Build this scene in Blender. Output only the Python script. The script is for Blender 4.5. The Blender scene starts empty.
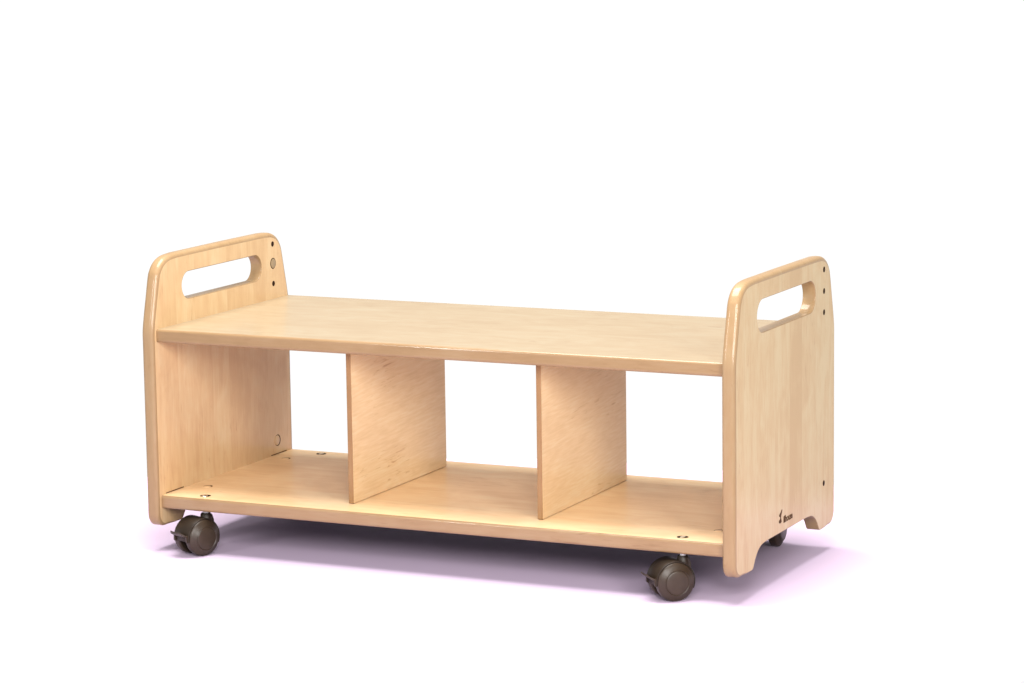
import bpy, bmesh, math, random
from mathutils import Vector, Matrix, Euler
random.seed(7)
S = bpy.context.scene
C = S.collection
MM = 0.001

# ------------------------------------------------------------------ dimensions (mm)
L = 1000.0          # clear width between the end panels
D = 452.0           # panel depth
T = 22.0            # panel thickness
ZS = 74.0           # underside of the lower shelf above the floor
TS = 21.0           # shelf thickness
ZB = ZS + TS        # top of lower shelf
ZT = ZB + 278.1     # top of upper shelf
Y0, Y1 = 11.3, 455.5

# ------------------------------------------------------------------ node helpers
def new_mat(name):
    m = bpy.data.materials.new(name); m.use_nodes = True
    nt = m.node_tree; nt.nodes.clear()
    out = nt.nodes.new('ShaderNodeOutputMaterial')
    b = nt.nodes.new('ShaderNodeBsdfPrincipled')
    nt.links.new(b.outputs[0], out.inputs[0])
    return m, nt, b

def N(nt, typ, **kw):
    n = nt.nodes.new(typ)
    for k, v in kw.items():
        if k.startswith('i_'):
            key = k[2:]
            key = int(key) if key.isdigit() else key
            n.inputs[key].default_value = v
        else:
            setattr(n, k, v)
    return n

def math_(nt, op, a, b=None, c=None):
    n = nt.nodes.new('ShaderNodeMath'); n.operation = op
    for i, v in enumerate((a, b, c)):
        if v is None: continue
        if isinstance(v, (int, float)): n.inputs[i].default_value = v
        else: nt.links.new(v, n.inputs[i])
    return n.outputs[0]

def ramp(nt, fac, stops):
    r = nt.nodes.new('ShaderNodeValToRGB')
    el = r.color_ramp.elements
    while len(el) < len(stops): el.new(0.5)
    for e, (p, c) in zip(el, stops):
        e.position = p; e.color = (*c, 1)
    nt.links.new(fac, r.inputs[0])
    return r.outputs[0]

def wood(name, along, across, seed, light, dark, stave=0.0, tilt=0.0, fig=1.0, rough=0.34, fleck=1.0, coat=.4, tone_amp=.8, zmix=None):
    """along / across: object axes of the grain; stave: mean stave width (m), 0 = one veneer sheet."""
    m, nt, b = new_mat(name)
    tc = N(nt, 'ShaderNodeTexCoord')
    sp = N(nt, 'ShaderNodeSeparateXYZ'); nt.links.new(tc.outputs['Object'], sp.inputs[0])
    a0, c0 = sp.outputs[along], sp.outputs[across]
    third = sp.outputs[({0, 1, 2} - {along, across}).pop()]
    a = math_(nt, 'ADD', math_(nt, 'MULTIPLY', a0, math.cos(tilt)), math_(nt, 'MULTIPLY', c0, math.sin(tilt)))
    c = math_(nt, 'SUBTRACT', math_(nt, 'MULTIPLY', c0, math.cos(tilt)), math_(nt, 'MULTIPLY', a0, math.sin(tilt)))
    off = None
    if stave:
        vo = N(nt, 'ShaderNodeTexVoronoi', voronoi_dimensions='1D', i_Scale=1.0 / stave, i_Randomness=0.75)
        nt.links.new(math_(nt, 'ADD', c, seed * 1.37), vo.inputs['W'])
        vs = N(nt, 'ShaderNodeSeparateColor'); nt.links.new(vo.outputs['Color'], vs.inputs[0])
        off = vs.outputs[0]; tone = vs.outputs[1]
        aoff = math_(nt, 'MULTIPLY', off, 7.0)
    else:
        aoff = seed * 3.1; tone = None
    def vec(sa, sc, st=30.0):
        v = N(nt, 'ShaderNodeCombineXYZ')
        nt.links.new(math_(nt, 'MULTIPLY', math_(nt, 'ADD', a, aoff), sa), v.inputs[0])
        nt.links.new(math_(nt, 'MULTIPLY', math_(nt, 'ADD', c, seed * 0.731), sc), v.inputs[1])
        nt.links.new(math_(nt, 'MULTIPLY', third, st), v.inputs[2])
        return v.outputs[0]
    n1 = N(nt, 'ShaderNodeTexNoise', i_Scale=1.0, i_Detail=4.0, i_Roughness=0.6, i_Distortion=1.3)
    nt.links.new(vec(3.2, 19, 10), n1.inputs['Vector'])         # broad bands
    n2 = N(nt, 'ShaderNodeTexNoise', i_Scale=1.0, i_Detail=4.0, i_Roughness=0.6, i_Distortion=0.3)
    nt.links.new(vec(7, 95, 40), n2.inputs['Vector'])          # grain lines
    n3 = N(nt, 'ShaderNodeTexNoise', i_Scale=1.0, i_Detail=2.0, i_Roughness=0.5)
    nt.links.new(vec(28, 300, 200), n3.inputs['Vector'])        # fibre flecks
    n4 = N(nt, 'ShaderNodeTexNoise', i_Scale=1.0, i_Detail=3.0, i_Roughness=0.5, i_Distortion=1.5)
    nt.links.new(vec(11, 14, 10), n4.inputs['Vector'])          # cloudy figure
    f = math_(nt, 'MULTIPLY', math_(nt, 'SUBTRACT', n1.outputs[0], 0.5), 1.5 * fig)
    f = math_(nt, 'MULTIPLY_ADD', math_(nt, 'SUBTRACT', n2.outputs[0], 0.5), 0.45 * fig, f)
    f = math_(nt, 'MULTIPLY_ADD', math_(nt, 'SUBTRACT', n3.outputs[0], 0.5), 0.7 * fleck, f)
    f = math_(nt, 'MULTIPLY_ADD', math_(nt, 'SUBTRACT', n4.outputs[0], 0.5), 1.0 * fig, f)
    f = math_(nt, 'ADD', f, 0.5)
    if tone is not None:
        f = math_(nt, 'MULTIPLY_ADD', math_(nt, 'SUBTRACT', tone, 0.5), tone_amp, f)
    mid = tuple((p + q) / 2 * k for p, q, k in zip(light, dark, (1.02, 1.0, 0.98)))
    col = ramp(nt, f, [(0.1, dark), (0.5, mid), (0.85, light)])
    # sparse darker flecks running with the grain
    n5 = N(nt, 'ShaderNodeTexNoise', i_Scale=1.0, i_Detail=2.0, i_Roughness=0.5, i_Distortion=0.8)
    nt.links.new(vec(26, 240, 100), n5.inputs['Vector'])
    n6 = N(nt, 'ShaderNodeTexNoise', i_Scale=1.0, i_Detail=1.0)
    nt.links.new(vec(5, 9, 10), n6.inputs['Vector'])
    fl = N(nt, 'ShaderNodeMapRange'); fl.inputs[1].default_value = 0.60; fl.inputs[2].default_value = 0.72
    nt.links.new(n5.outputs[0], fl.inputs[0])
    fm = N(nt, 'ShaderNodeMapRange'); fm.inputs[1].default_value = 0.48; fm.inputs[2].default_value = 0.66
    nt.links.new(n6.outputs[0], fm.inputs[0])
    fac = math_(nt, 'MULTIPLY', math_(nt, 'MULTIPLY', fl.outputs[0], fm.outputs[0]), 0.5 * fleck)
    mx = N(nt, 'ShaderNodeMix', data_type='RGBA', blend_type='MULTIPLY')
    nt.links.new(fac, mx.inputs[0]); nt.links.new(col, mx.inputs[6]); mx.inputs[7].default_value = (0.62, 0.47, 0.36, 1)
    outc = mx.outputs[2]
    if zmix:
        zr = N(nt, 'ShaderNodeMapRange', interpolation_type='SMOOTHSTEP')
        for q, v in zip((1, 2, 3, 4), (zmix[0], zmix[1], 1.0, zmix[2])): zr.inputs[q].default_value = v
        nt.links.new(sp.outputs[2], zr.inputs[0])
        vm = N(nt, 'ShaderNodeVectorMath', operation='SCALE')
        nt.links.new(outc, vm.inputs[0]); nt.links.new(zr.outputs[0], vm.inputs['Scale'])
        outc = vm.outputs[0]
    nt.links.new(outc, b.inputs['Base Color'])
    b.inputs['Roughness'].default_value = 0.45
    b.inputs['Specular IOR Level'].default_value = 0.2
    b.inputs['Coat Weight'].default_value = coat
    b.inputs['Coat Roughness'].default_value = rough * 0.6
    b.inputs['Coat IOR'].default_value = 1.45
    bp = N(nt, 'ShaderNodeBump', i_Strength=0.05, i_Distance=0.001)
    nt.links.new(n2.outputs[0], bp.inputs['Height']); nt.links.new(bp.outputs[0], b.inputs['Normal'])
    return m

def plain(name, col, rough=0.5, metal=0.0, var=0.15, scale=60.0, bump=0.0, spec=0.5):
    m, nt, b = new_mat(name)
    tc = N(nt, 'ShaderNodeTexCoord')
    n = N(nt, 'ShaderNodeTexNoise', i_Scale=scale, i_Detail=4.0)
    nt.links.new(tc.outputs['Object'], n.inputs['Vector'])
    c = ramp(nt, n.outputs[0], [(0.3, tuple(x * (1 - var) for x in col)), (0.7, tuple(min(1, x * (1 + var)) for x in col))])
    nt.links.new(c, b.inputs['Base Color'])
    b.inputs['Roughness'].default_value = rough
    b.inputs['Metallic'].default_value = metal
    b.inputs['Specular IOR Level'].default_value = spec
    if bump:
        n2 = N(nt, 'ShaderNodeTexNoise', i_Scale=1500.0, i_Detail=2.0)
        nt.links.new(tc.outputs['Object'], n2.inputs['Vector'])
        bp = N(nt, 'ShaderNodeBump', i_Strength=bump, i_Distance=0.0003)
        nt.links.new(n2.outputs[0], bp.inputs['Height']); nt.links.new(bp.outputs[0], b.inputs['Normal'])
    return m

K = 0.62   # overall reflectance of the lacquered maple
def kc(r, g, b, k=K): return (r * k * 1.025, g * k * 0.975, b * k * 0.95)
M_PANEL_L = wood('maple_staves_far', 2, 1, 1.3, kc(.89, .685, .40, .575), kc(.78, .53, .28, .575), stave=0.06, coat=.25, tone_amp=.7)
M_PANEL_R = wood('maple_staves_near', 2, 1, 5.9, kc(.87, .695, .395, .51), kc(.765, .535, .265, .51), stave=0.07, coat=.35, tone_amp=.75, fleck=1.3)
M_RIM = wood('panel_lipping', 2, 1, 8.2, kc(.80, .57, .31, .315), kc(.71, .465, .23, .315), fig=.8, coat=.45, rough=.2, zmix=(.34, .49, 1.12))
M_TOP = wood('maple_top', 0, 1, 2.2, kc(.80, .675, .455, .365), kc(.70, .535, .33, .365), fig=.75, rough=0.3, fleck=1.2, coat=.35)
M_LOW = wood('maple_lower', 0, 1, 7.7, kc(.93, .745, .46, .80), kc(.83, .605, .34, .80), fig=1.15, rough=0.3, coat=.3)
M_DIV = wood('maple_divider', 1, 2, 4.4, kc(.91, .735, .455, .66), kc(.80, .585, .33, .66), tilt=0.04, fig=.55, fleck=1.8, coat=.15)
M_SEDGE = wood('shelf_edge', 0, 2, 6.1, kc(.78, .53, .285, .31), kc(.67, .43, .205, .31), fig=.9, coat=.6, rough=.22)
M_EDGE = wood('edge_banding', 2, 1, 3.3, kc(.68, .42, .20, .38), kc(.56, .32, .14, .38), fig=0.6, coat=.2)
M_SLOT = plain('joint_gap', (.08, .035, .014), rough=0.8, spec=.1)
M_PLASTIC = plain('brown_grey_plastic', (.029, .018, .010), rough=0.38, var=.15, bump=.25, spec=.35)
M_PLASTIC_D = plain('dark_brown_plastic', (.018, .011, .006), rough=0.45, var=.12, bump=.25, spec=.3)
M_HOLE = plain('hole_shadow', (.022, .009, .004), rough=0.8, spec=.1)
M_CAP = plain('cap_brown', (.26, .18, .095), rough=0.45)
M_NUT = plain('dull_nut', (.42, .34, .24), rough=0.4)
M_STEEL = plain('zinc_steel', (.75, .76, .74), rough=0.28, metal=1.0, var=.05)
M_NYLON = plain('white_nylon', (.80, .80, .78), rough=0.4, var=.03)
M_PRINT = plain('brown_print', (.07, .033, .014), rough=0.7, spec=.1)

# ------------------------------------------------------------------ mesh helpers
def link(name, bm, mat, parent=None, smooth=False, mats=None):
    bmesh.ops.recalc_face_normals(bm, faces=bm.faces[:])
    me = bpy.data.meshes.new(name)
    if smooth:
        for f in bm.faces: f.smooth = True
    for e in bm.edges:
        if len(e.link_faces) == 2 and (e.link_faces[0].smooth != e.link_faces[1].smooth or e.calc_face_angle(0) > .9): e.smooth = False
    bm.to_mesh(me); bm.free()
    for mm in (mats or [mat]): me.materials.append(mm)
    o = bpy.data.objects.new(name, me); C.objects.link(o)
    if parent is not None: o.parent = parent
    return o

def box_bm(x0, x1, y0, y1, z0, z1, r=0.0, seg=4, pick=None):
    bm = bmesh.new()
    bmesh.ops.create_cube(bm, size=1)
    for v in bm.verts:
        v.co = Vector(((x0 + x1) / 2 + v.co.x * (x1 - x0), (y0 + y1) / 2 + v.co.y * (y1 - y0), (z0 + z1) / 2 + v.co.z * (z1 - z0))) * MM
    if r:
        es = [e for e in bm.edges if pick is None or pick(e)]
        bmesh.ops.bevel(bm, geom=es, offset=r * MM, segments=seg, affect='EDGES', profile=0.5)
        bm.normal_update()
        for f in bm.faces: f.smooth = max(abs(f.normal.x), abs(f.normal.y), abs(f.normal.z)) < .9999
    return bm

def along_x(e):
    d = e.verts[0].co - e.verts[1].co
    return abs(d.x) > 0.9 * d.length

def catmull(pts, n=6):
    out = []
    P = [pts[0]] + list(pts) + [pts[-1]]
    for i in range(1, len(P) - 2):
        p0, p1, p2, p3 = [Vector(q) for q in P[i - 1:i + 3]]
        for k in range(n):
            t = k / n
            out.append(tuple(0.5 * ((2 * p1) + (p2 - p0) * t + (2 * p0 - 5 * p1 + 4 * p2 - p3) * t * t + (3 * p1 - p0 - 3 * p2 + p3) * t ** 3)))
    out.append(tuple(pts[-1]))
    return out

def panel_outline():
    """closed outline (y, z, roundover radius); z measured from the underside of the lower shelf"""
    R, RC = 6.6, 1.1
    half = []
    cut = catmull([(226, 2), (150, 2), (130, 1.5), (112, -.5), (98, -6.5), (88, -15), (81, -24), (76.5, -29.5), (71, -31.5)], 4)
    for y, z in cut:
        half.append((y, z, RC))
    half += [(50, -31.5, 2.0), (34, -31.5, 4.0)]
    for k in range(9):
        a = math.radians(-90 - 90 * k / 8)
        half.append((23 + 23 * math.cos(a), -8.5 + 23 * math.sin(a), 4.0 + (R - 4.0) * k / 8))
    for z in (60, 130, 200, 250): half.append((0, z, R))
    top = catmull([(0, 280), (0, 292), (1.3, 303), (4, 316), (12, 350), (19.8, 383), (24.5, 394), (33, 404.5), (45, 412), (60, 416.2), (84, 418)], 5)
    for i, (y, z) in enumerate(top):
        half.append((y, z, R + 1.6 * max(0, z - 330) / 90))
    half += [(150, 418.2, 8.2), (226, 418.4, 8.2)]
    other = [(D - y, z, r) for y, z, r in half[1:-1]][::-1]
    return [(-.5 + y * 457.5 / 452, z, r) for y, z, r in half + other]

def slot_outline(zb=331.7):
    rr = (382.8 - zb) / 2
    pts = []
    for cy, a0 in ((360.5 - rr, -90), (96 + rr, 90)):
        for k in range(17):
            a = math.radians(a0 + 180 * k / 16)
            pts.append((cy + rr * math.cos(a), 382.8 - rr + rr * math.sin(a), 1.2))
    return pts

def normals2d(pts, sign):
    n = len(pts); out = []
    for i in range(n):
        a = Vector(pts[i - 1][:2]); b = Vector(pts[(i + 1) % n][:2])
        d = (b - a).normalized()
        out.append(Vector((-d.y, d.x)) * sign)
    return out

def area2(pts):
    return sum(pts[i][0] * pts[(i + 1) % len(pts)][1] - pts[(i + 1) % len(pts)][0] * pts[i][1] for i in range(len(pts))) / 2

def end_panel_bm(x0, x1, zb):
    bm = bmesh.new()
    SEG = 7
    caps = {0: [], 1: []}
    for pts, hole in ((panel_outline(), False), (slot_outline(zb), True)):
        s = 1 if area2(pts) > 0 else -1
        inw = normals2d(pts, s)           # towards the inside of the loop
        if hole: inw = [-v for v in inw]  # towards the wood
        rings = []
        prof = [(0, k) for k in range(SEG + 1)] + [(1, k) for k in range(SEG, -1, -1)]
        for side, k in prof:
            ring = []
            a = math.pi / 2 * k / SEG
            for (y, z, r), nn in zip(pts, inw):
                ins = r * (1 - math.sin(a)); dx = r * (1 - math.cos(a))
                x = (x0 + dx) if side == 0 else (x1 - dx)
                ring.append(bm.verts.new(Vector((x, y + nn.x * ins, ZS + z + nn.y * ins)) * MM))
            rings.append(ring)
        n = len(pts)
        for ra, rb in zip(rings[:-1], rings[1:]):
            for i in range(n):
                f = bm.faces.new((ra[i], ra[(i + 1) % n], rb[(i + 1) % n], rb[i])); f.smooth = True
        caps[0].append(rings[0]); caps[1].append(rings[-1])
    for f in bm.faces: f.material_index = 1
    for side in (0, 1):
        edges = []
        for ring in caps[side]:
            for i in range(len(ring)):
                edges.append(bm.edges.get((ring[i], ring[(i + 1) % len(ring)])))
        res = bmesh.ops.triangle_fill(bm, edges=edges, use_beauty=True)
        for f in res['geom']:
            if isinstance(f, bmesh.types.BMFace): f.material_index = 2 if (side == 0 and x0 > 500) else 0  # right panel: brighter maple set on the unseen inner face to lighten the interior
    return bm

def revolve(profile, n=48, axis='Y'):
    """profile: (axial, radius) list in mm, revolved around the axis"""
    bm = bmesh.new(); rings = []
    for a, r in profile:
        if r < 1e-6:
            rings.append([bm.verts.new(_ax(a, 0, 0, axis))]); continue
        rings.append([bm.verts.new(_ax(a, r * math.cos(2 * math.pi * k / n), r * math.sin(2 * math.pi * k / n), axis)) for k in range(n)])
    for A, B in zip(rings[:-1], rings[1:]):
        for k in range(n):
            if len(A) == 1 and len(B) == 1: continue
            if len(A) == 1: f = bm.faces.new((A[0], B[k], B[(k + 1) % n]))
            elif len(B) == 1: f = bm.faces.new((A[k], A[(k + 1) % n], B[0]))
            else: f = bm.faces.new((A[k], A[(k + 1) % n], B[(k + 1) % n], B[k]))
            f.smooth = True
    return bm

def _ax(a, u, v, axis):
    p = {'X': (a, u, v), 'Y': (u, a, v), 'Z': (u, v, a)}[axis]
    return Vector(p) * MM

def merge(dst, src, mtx=None):
    me = bpy.data.meshes.new('tmp'); src.to_mesh(me); src.free()
    if mtx is not None: me.transform(mtx)
    dst.from_mesh(me); bpy.data.meshes.remove(me)

def disc(name, center, r, axis, mat, parent, h=0.5, ring=None):
    """low round disc standing h mm proud of a surface, facing +axis"""
    prof = [(-1, r), (h * .6, r), (h, r * .93)] + ([(h, ring), (h - .35, ring * .97), (h - .35, 0)] if ring else [(h, 0)])
    bm = revolve(prof, 32, axis)
    bmesh.ops.translate(bm, verts=bm.verts[:], vec=Vector(center) * MM)
    o = link(name, bm, mat, parent)
    return o

# ------------------------------------------------------------------ the bench
bench = bpy.data.objects.new('storage_bench', None); C.objects.link(bench)
bench['label'] = 'pale maple mobile storage bench with three open compartments, slotted end handles and brown castors'
bench['category'] = 'storage bench'

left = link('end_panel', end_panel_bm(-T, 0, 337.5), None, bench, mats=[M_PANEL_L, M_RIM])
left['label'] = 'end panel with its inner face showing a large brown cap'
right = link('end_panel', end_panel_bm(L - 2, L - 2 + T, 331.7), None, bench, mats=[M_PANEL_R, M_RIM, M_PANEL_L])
right['label'] = 'end panel with a small printed mark on its outer face'

M_SHADOW_TINT = plain('underside_shadow_tint', (.02, .006, .03), rough=0.8)  # near-black purple on the unseen underside, put in to deepen the floor shadow
def shelf_bm(z0, z1):
    bm = box_bm(-.8, L - 1.2, Y0, Y1, z0 - .8, z1, 4.2, 6, along_x)
    bm.normal_update()
    for f in bm.faces:
        n, c = f.normal, f.calc_center_median()
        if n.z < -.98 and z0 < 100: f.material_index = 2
        elif n.z < -.98: f.material_index = 3  # pale maple put on the unseen underside to bounce light into the compartments
        elif abs(n.y) > .22: f.material_index = 1
    return bm
top = link('shelf', shelf_bm(ZT - TS, ZT), None, bench, mats=[M_TOP, M_SEDGE, M_SHADOW_TINT, M_LOW])
top['label'] = 'pale upper shelf forming the bench seat'
low = link('shelf', shelf_bm(ZS, ZB), None, bench, mats=[M_LOW, M_SEDGE, M_SHADOW_TINT, M_LOW])
low['label'] = 'lower shelf carrying the dividers'

for x in (323.2, 661.4):
    bm = box_bm(x, x + 8.8, 65.4, 405.5, ZB + .9, ZT - TS + .6, 0.8, 2)
    for f in bm.faces:
        f.material_index = 1 if abs(f.calc_center_median().y - .0654) < .0012 or abs(f.calc_center_median().y - .4055) < .0012 else 0
    link('divider', bm, None, bench, mats=[M_DIV, M_EDGE])

# end panel fittings: screw holes and caps
for z in (396.0, 326.0):
    disc('screw_hole', (0, 401, ZS + z), 4.7, 'X', M_HOLE, left, .3)
c = disc('cover_cap', (0, 401, ZS + 361.8), 9.6, 'X', M_HOLE, left, .35)
disc('cap_face', (0.3, 401, ZS + 361.8), 8.2, 'X', M_CAP, left, .5)
# cam cover low on the inner face: thin dark crescent round a wooden cap
disc('cam_cover', (0, 401, ZS + 46), 10.2, 'X', M_HOLE, left, .3)
disc('cam_face', (.2, 399.2, ZS + 46.2), 8.9, 'X', M_PANEL_L, left, .5)
for z in (394.0, 359.0, 324.5, 43.3):
    disc('screw_hole', (L + T - 2, 401.3, ZS + z), 4.7, 'X', M_HOLE, right, .3)
# narrow joint slots where the far panel meets the lower shelf
for y0, y1 in ((26, 82), (377, 432)):
    link('joint_slot', box_bm(-1, .35, y0, y1, ZB + .6, ZB + 2.2), M_SLOT, left)

# fittings let into the lower shelf
def shelf_bolt(x, y, steel):
    disc('bolt_recess', (x, y, ZB), 9.0, 'Z', M_HOLE, low, .3)
    if steel: disc('bolt_head', (x + .8, y - 3.6, ZB + .2), 5.2, 'Z', M_STEEL, low, 1.0)
    else:
        o = disc('bolt_head', (0, 0, .2), 3.6, 'Z', M_NUT, low, .5)
        o.scale = (1, 2.3, 1); o.location = (x * MM, y * MM, ZB * MM)
STEMS = [(69.5, 36.5), (921.0, 34.0), (913.0, 446.0), (71.0, 431.0)]
shelf_bolt(*STEMS[0], True); shelf_bolt(*STEMS[1], False); shelf_bolt(*STEMS[2], False); shelf_bolt(*STEMS[3], False)
for x, y in ((32.5, 107), (34, 370), (956, 97), (956, 360)):
    disc('cam_ring', (x, y, ZB), 7.8, 'Z', M_SLOT, low, .25)
    disc('cam_plug', (x, y - 2.6, ZB + .1), 6.3, 'Z', M_LOW, low, .35)

# printed mark: little figure plus lettering
def text_mesh(body, size):
    cu = bpy.data.curves.new('lettering', 'FONT'); cu.body = body; cu.size = size * MM
    cu.extrude = 0.00008; cu.offset = 0.0005; cu.resolution_u = 4
    cu.space_character = .95
    o = bpy.data.objects.new('lettering', cu); C.objects.link(o)
    bpy.context.view_layer.update()
    me = bpy.data.meshes.new_from_object(o.evaluated_get(bpy.context.evaluated_depsgraph_get()))
    bpy.data.objects.remove(o); bpy.data.curves.remove(cu)
    return me
me = text_mesh('illhouse', 15)
w = max(v.co.x for v in me.vertices)
X1 = (L + T - 2 + .12) * MM
sc = 42 * MM / w
me.transform(Matrix(((0, 0, 1, X1), (sc, 0, 0, 211 * MM), (0, 1, 0, (ZS + 15.5) * MM), (0, 0, 0, 1))))
me.materials.append(M_PRINT)
lt = bpy.data.objects.new('lettering', me); C.objects.link(lt); lt.parent = right

def blob(bm, pts, x):
    vs = [bm.verts.new(Vector((x, y, ZS + z)) * MM) for y, z in pts]
    f = bm.faces.new(vs)
    ext = bmesh.ops.extrude_face_region(bm, geom=[f])
    for v in ext['geom']:
        if isinstance(v, bmesh.types.BMVert): v.co.x -= .25 * MM
bm = bmesh.new()
blob(bm, [(y, 17.5 + (z - 14.5) * .60) for y, z in catmull([(191, 17), (190.5, 21), (193, 24.5), (196, 26), (196.5, 31), (193, 33), (191.8, 36.5), (195, 41), (199.5, 44), (203, 49), (206, 48.5), (204.5, 43), (202.6, 38), (201, 34), (200.5, 28), (202, 22), (202.5, 17), (198, 14.5), (194, 14.8)], 3)], L + T - 2 + .2)
link('emblem', bm, M_PRINT, right)

# ------------------------------------------------------------------ castor (axis of the wheels = local Y, pedal towards local -X)
WR = 30.3; OFF = 20.0
def wheel_bm(s):
    # outer face at s*23, inner at s*5
    p = [(s * 8.5, 0), (s * 8.5, 12), (s * 10, 13), (s * 10, 24), (s * 9, 26), (s * 9, 28.4), (s * 10, 29.9), (s * 12, 30.3), (s * 20, 30.3),
         (s * 21.4, 29.9), (s * 22.4, 28.8), (s * 24.6, 24.8), (s * 26.4, 21.4), (s * 27.2, 20.4), (s * 27.5, 20.0), (s * 27.0, 19.4), (s * 26.8, 19.0),
         (s * 27.4, 18.4), (s * 28.0, 16.8), (s * 28.3, 8), (s * 28.4, 0)]
    return revolve(p, 64, 'Y')

def hood_bm():
    """fender between and over the wheels with the stem socket"""
    bm = bmesh.new()
    n = 30
    a0, a1 = math.radians(-22), math.radians(186)      # arc over the top, from the back round to the pedal side
    rings = []
    for k in range(n + 1):
        a = a0 + (a1 - a0) * k / n
        t = k / n
        hw = 20.5
        ri, ro = 31.0, 32.4
        ca, sa = math.cos(a), math.sin(a)
        sec = [(ri, -hw), (ro - .6, -hw), (ro, -hw + .8), (ro, hw - .8), (ro - .6, hw), (ri, hw)]
        rings.append([bm.verts.new(Vector((-OFF + r * ca, w_, WR + r * sa)) * MM) for r, w_ in sec])
    for A, B in zip(rings[:-1], rings[1:]):
        m = len(A)
        for i in range(m):
            f = bm.faces.new((A[i], A[(i + 1) % m], B[(i + 1) % m], B[i])); f.smooth = True
    bm.faces.new(rings[0]); bm.faces.new(rings[-1][::-1])
    # web between the wheels
    web = bmesh.new()
    ang = [math.radians(-30 + 200 * k / 24) for k in range(25)]
    loop = [(-OFF + 31.2 * math.cos(a), WR + 31.2 * math.sin(a)) for a in ang] + [(-OFF - 8, WR - 6), (-OFF + 6, WR - 10)]
    va = [web.verts.new(Vector((x, -7.2, z)) * MM) for x, z in loop]
    vb = [web.verts.new(Vector((x, 7.2, z)) * MM) for x, z in loop]
    web.faces.new(va); web.faces.new(vb[::-1])
    for i in range(len(loop)):
        j = (i + 1) % len(loop); web.faces.new((va[i], va[j], vb[j], vb[i]))
    merge(bm, web)
    # stem socket behind the wheels' crown, blending into the hood
    so = revolve([(22, 0), (22, 8.5), (30, 10.5), (54, 10.5), (64, 9.2), (66.5, 7.4), (66.5, 0)], 32, 'Z')
    merge(bm, so)
    # cheek: flat wedge from hood to the socket
    ch = bmesh.new()
    loop = [(-OFF + 14, WR + 27.5), (-5, 65), (7, 65), (11, 54), (9.5, 34), (4, 22), (-OFF + 28, WR - 8), (-OFF + 28, WR + 6)]
    va = [ch.verts.new(Vector((x, -8.5, z)) * MM) for x, z in loop]
    vb = [ch.verts.new(Vector((x, 8.5, z)) * MM) for x, z in loop]
    ch.faces.new(va); ch.faces.new(vb[::-1])
    for i in range(len(loop)):
        j = (i + 1) % len(loop); ch.faces.new((va[i], va[j], vb[j], vb[i]))
    bmesh.ops.bevel(ch, geom=ch.edges[:], offset=.0012, segments=2, affect='EDGES')
    merge(bm, ch)
    return bm

def pedal_bm():
    bm = bmesh.new()
    # wide, slightly dished tongue that sticks out of the hood, with two arms running down between the wheels
    path = [(-OFF - 20, WR + 0, 8), (-OFF - 27, WR + 1.5, 16), (-OFF - 33, WR + 4, 18.5), (-OFF - 39, WR + 7, 17.5), (-OFF - 43, WR + 10, 15), (-OFF - 45, WR + 12, 12)]
    rings = []
    for x, z, hw in path:
        rings.append([bm.verts.new(Vector(p) * MM) for p in ((x, -hw, z), (x, -hw * .5, z - .8), (x, hw * .5, z - .8), (x, hw, z), (x + .4, hw, z + 2.6), (x + .4, hw * .5, z + 1.9), (x + .4, -hw * .5, z + 1.9), (x + .4, -hw, z + 2.6))])
    for A, B in zip(rings[:-1], rings[1:]):
        m = len(A)
        for i in range(m):
            f = bm.faces.new((A[i], A[(i + 1) % m], B[(i + 1) % m], B[i])); f.smooth = True
    bm.faces.new(rings[0][::-1]); bm.faces.new(rings[-1])
    for s in (-1, 1):
        arm = bmesh.new()
        loop = [(-OFF - 34.5, WR + 6), (-OFF - 30.8, WR + 8), (-OFF - 30.8, WR - 6), (-OFF - 33.5, WR - 5), (-OFF - 34.5, WR)]
        y0, y1 = (s * 13.5, s * 18.5)
        va = [arm.verts.new(Vector((x, y0, z)) * MM) for x, z in loop]
        vb = [arm.verts.new(Vector((x, y1, z)) * MM) for x, z in loop]
        arm.faces.new(va); arm.faces.new(vb[::-1])
        for i in range(len(loop)):
            j = (i + 1) % len(loop); arm.faces.new((va[i], va[j], vb[j], vb[i]))
        bmesh.ops.bevel(arm, geom=arm.edges[:], offset=.0007, segments=2, affect='EDGES')
        merge(bm, arm)
    return bm

def stem_bm():
    bm = revolve([(64, 0), (64, 4.6), (70.5, 4.6), (71, 6), (74.4, 6), (74.4, 0)], 28, 'Z')
    return bm

def axle_bm():
    bm = revolve([(-8.8, 0), (-8.8, 5), (8.8, 5), (8.8, 0)], 24, 'Y')
    bmesh.ops.translate(bm, verts=bm.verts[:], vec=Vector((-OFF, 0, WR)) * MM)
    return bm

def make_castor():
    hood = link('castor', hood_bm(), M_PLASTIC_D, bench)
    for s in (-1, 1):
        bmw = wheel_bm(s)
        bmesh.ops.translate(bmw, verts=bmw.verts[:], vec=Vector((-OFF, 0, WR)) * MM)
        link('wheel', bmw, M_PLASTIC, hood)
    link('brake_pedal', pedal_bm(), M_PLASTIC, hood)
    link('stem', stem_bm(), M_NYLON, hood)
    link('axle', axle_bm(), M_STEEL, hood)
    return hood

castor = make_castor()
# local -Y (near wheel's outer face) is turned towards the given azimuth (degrees to the right of -Y)
for i, ((x, y), az) in enumerate(zip(STEMS, (68, 45, 92, 60))):
    if i == 0: o = castor
    else:
        o = castor.copy(); C.objects.link(o); o.parent = bench
        for ch in list(castor.children):
            d = ch.copy(); C.objects.link(d); d.parent = o
    o.location = (x * MM, y * MM, 0)
    o.rotation_euler = (0, 0, math.radians(az))

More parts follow.
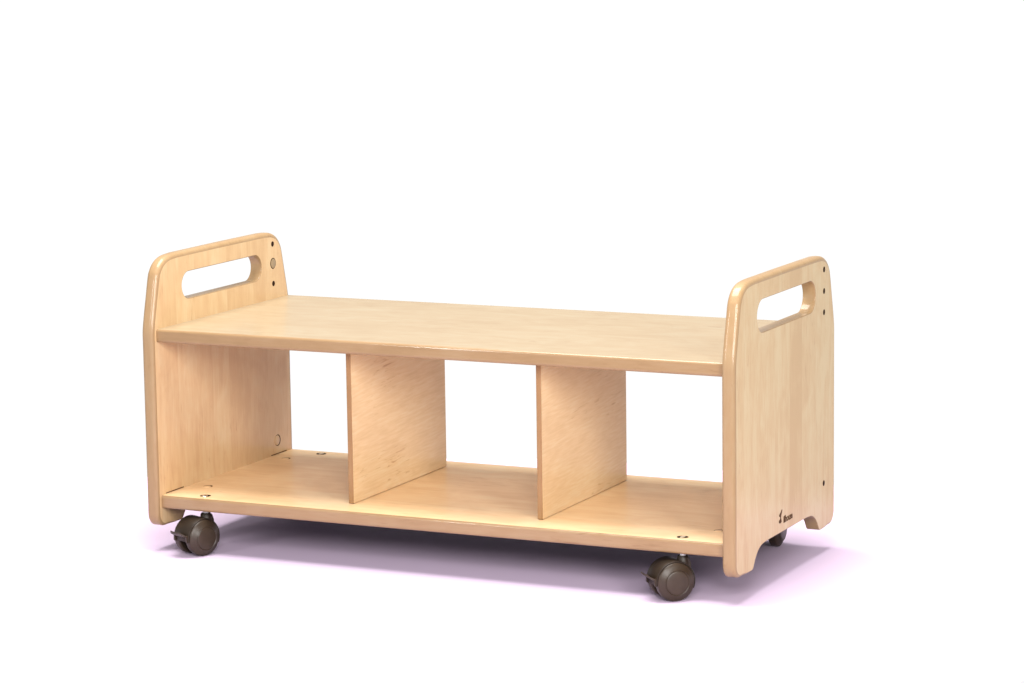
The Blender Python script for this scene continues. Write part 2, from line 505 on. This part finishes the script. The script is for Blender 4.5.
# ------------------------------------------------------------------ floor
m, nt, b = new_mat('studio_floor')
tc = N(nt, 'ShaderNodeTexCoord')
n = N(nt, 'ShaderNodeTexNoise', i_Scale=3.0, i_Detail=3.0)
nt.links.new(tc.outputs['Object'], n.inputs['Vector'])
col = ramp(nt, n.outputs[0], [(0.3, (.59, .475, .62)), (0.7, (.61, .49, .64))])  # mauve base gives the shadow its purple; fully lit parts clip to white
nt.links.new(col, b.inputs['Base Color'])
b.inputs['Roughness'].default_value = 0.7
b.inputs['Specular IOR Level'].default_value = 0.2
bm = bmesh.new()
vs = [bm.verts.new((.5 + 1.05 * math.cos(2 * math.pi * k / 96), -.05 + 1.05 * math.sin(2 * math.pi * k / 96), 0)) for k in range(96)]
bm.faces.new(vs)
fl = link('floor', bm, m)
fl['kind'] = 'structure'; fl['label'] = 'seamless studio floor, tinted mauve for the shadow colour'

# ------------------------------------------------------------------ world and lamps
w = bpy.data.worlds.new('World'); S.world = w; w.use_nodes = True
bg = w.node_tree.nodes['Background']
wt = w.node_tree
# bright white sweep below eye level, dim studio above it
tcw = wt.nodes.new('ShaderNodeTexCoord'); spw = wt.nodes.new('ShaderNodeSeparateXYZ')
wt.links.new(tcw.outputs['Generated'], spw.inputs[0])
mr = wt.nodes.new('ShaderNodeMapRange'); mr.inputs[1].default_value = -0.015; mr.inputs[2].default_value = 0.14
mr.inputs[3].default_value = 1.03; mr.inputs[4].default_value = 0.45
wt.links.new(spw.outputs[2], mr.inputs[0]); wt.links.new(mr.outputs[0], bg.inputs[1])
bg.inputs[0].default_value = (1, 1, 1, 1)

def area(name, loc, target, size, power, color=(1, 1, 1), sy=None):
    l = bpy.data.lights.new(name, 'AREA'); l.energy = power; l.color = color
    l.shape = 'RECTANGLE'; l.size = size; l.size_y = sy or size
    o = bpy.data.objects.new(name, l); C.objects.link(o)
    o.location = loc
    o.rotation_euler = (Vector(target) - Vector(loc)).to_track_quat('-Z', 'Y').to_euler()
    return o
area('overhead_softbox', (0.4, 0.05, 3.2), (0.5, .05, 0), 2.2, 275, (1, .98, .95))
area('key_softbox', (3.0, -1.9, 1.2), (0.6, 0, .25), 0.6, 68, (1, .97, .93), 1.2)

area('strip_light', (-1.0, -3.0, 1.3), (.5, 0, .4), .14, 24, (1, .98, .96), .5)
area('added_front_fill', (2.1, -3.1, 1.75), (0.5, .2, .2), 1.2, 125, (1, .98, .96))  # unseen fill lamp, added to brighten the compartments

# ------------------------------------------------------------------ camera
cam = bpy.data.cameras.new('camera'); co = bpy.data.objects.new('camera', cam); C.objects.link(co)
yaw, pitch, roll, f = 0.44217127747594465, -0.15217455016694126, 0.014088734122142168, 3005.3788642316513
cam.sensor_width = 36.0; cam.lens = f / 1024 * 36.0
cam.clip_start = 0.05; cam.clip_end = 500
ZOFF = 262.796 - ZS       # the solved camera height was measured with the shelf underside at 262.8
R = Matrix.Rotation(yaw, 3, 'Z') @ Matrix.Rotation(math.pi / 2 + pitch, 3, 'X') @ Matrix.Rotation(-roll, 3, 'Z')
co.matrix_world = Matrix.Translation(Vector((2618.82, -4154.32, 1282.97 - ZOFF)) * MM) @ R.to_4x4()
S.camera = co

S.render.engine = 'CYCLES'
S.cycles.max_bounces = 8; S.cycles.diffuse_bounces = 5
S.cycles.use_denoising = True
S.view_settings.view_transform = 'Standard'; S.view_settings.look = 'None'
S.view_settings.exposure = 0; S.view_settings.gamma = 1
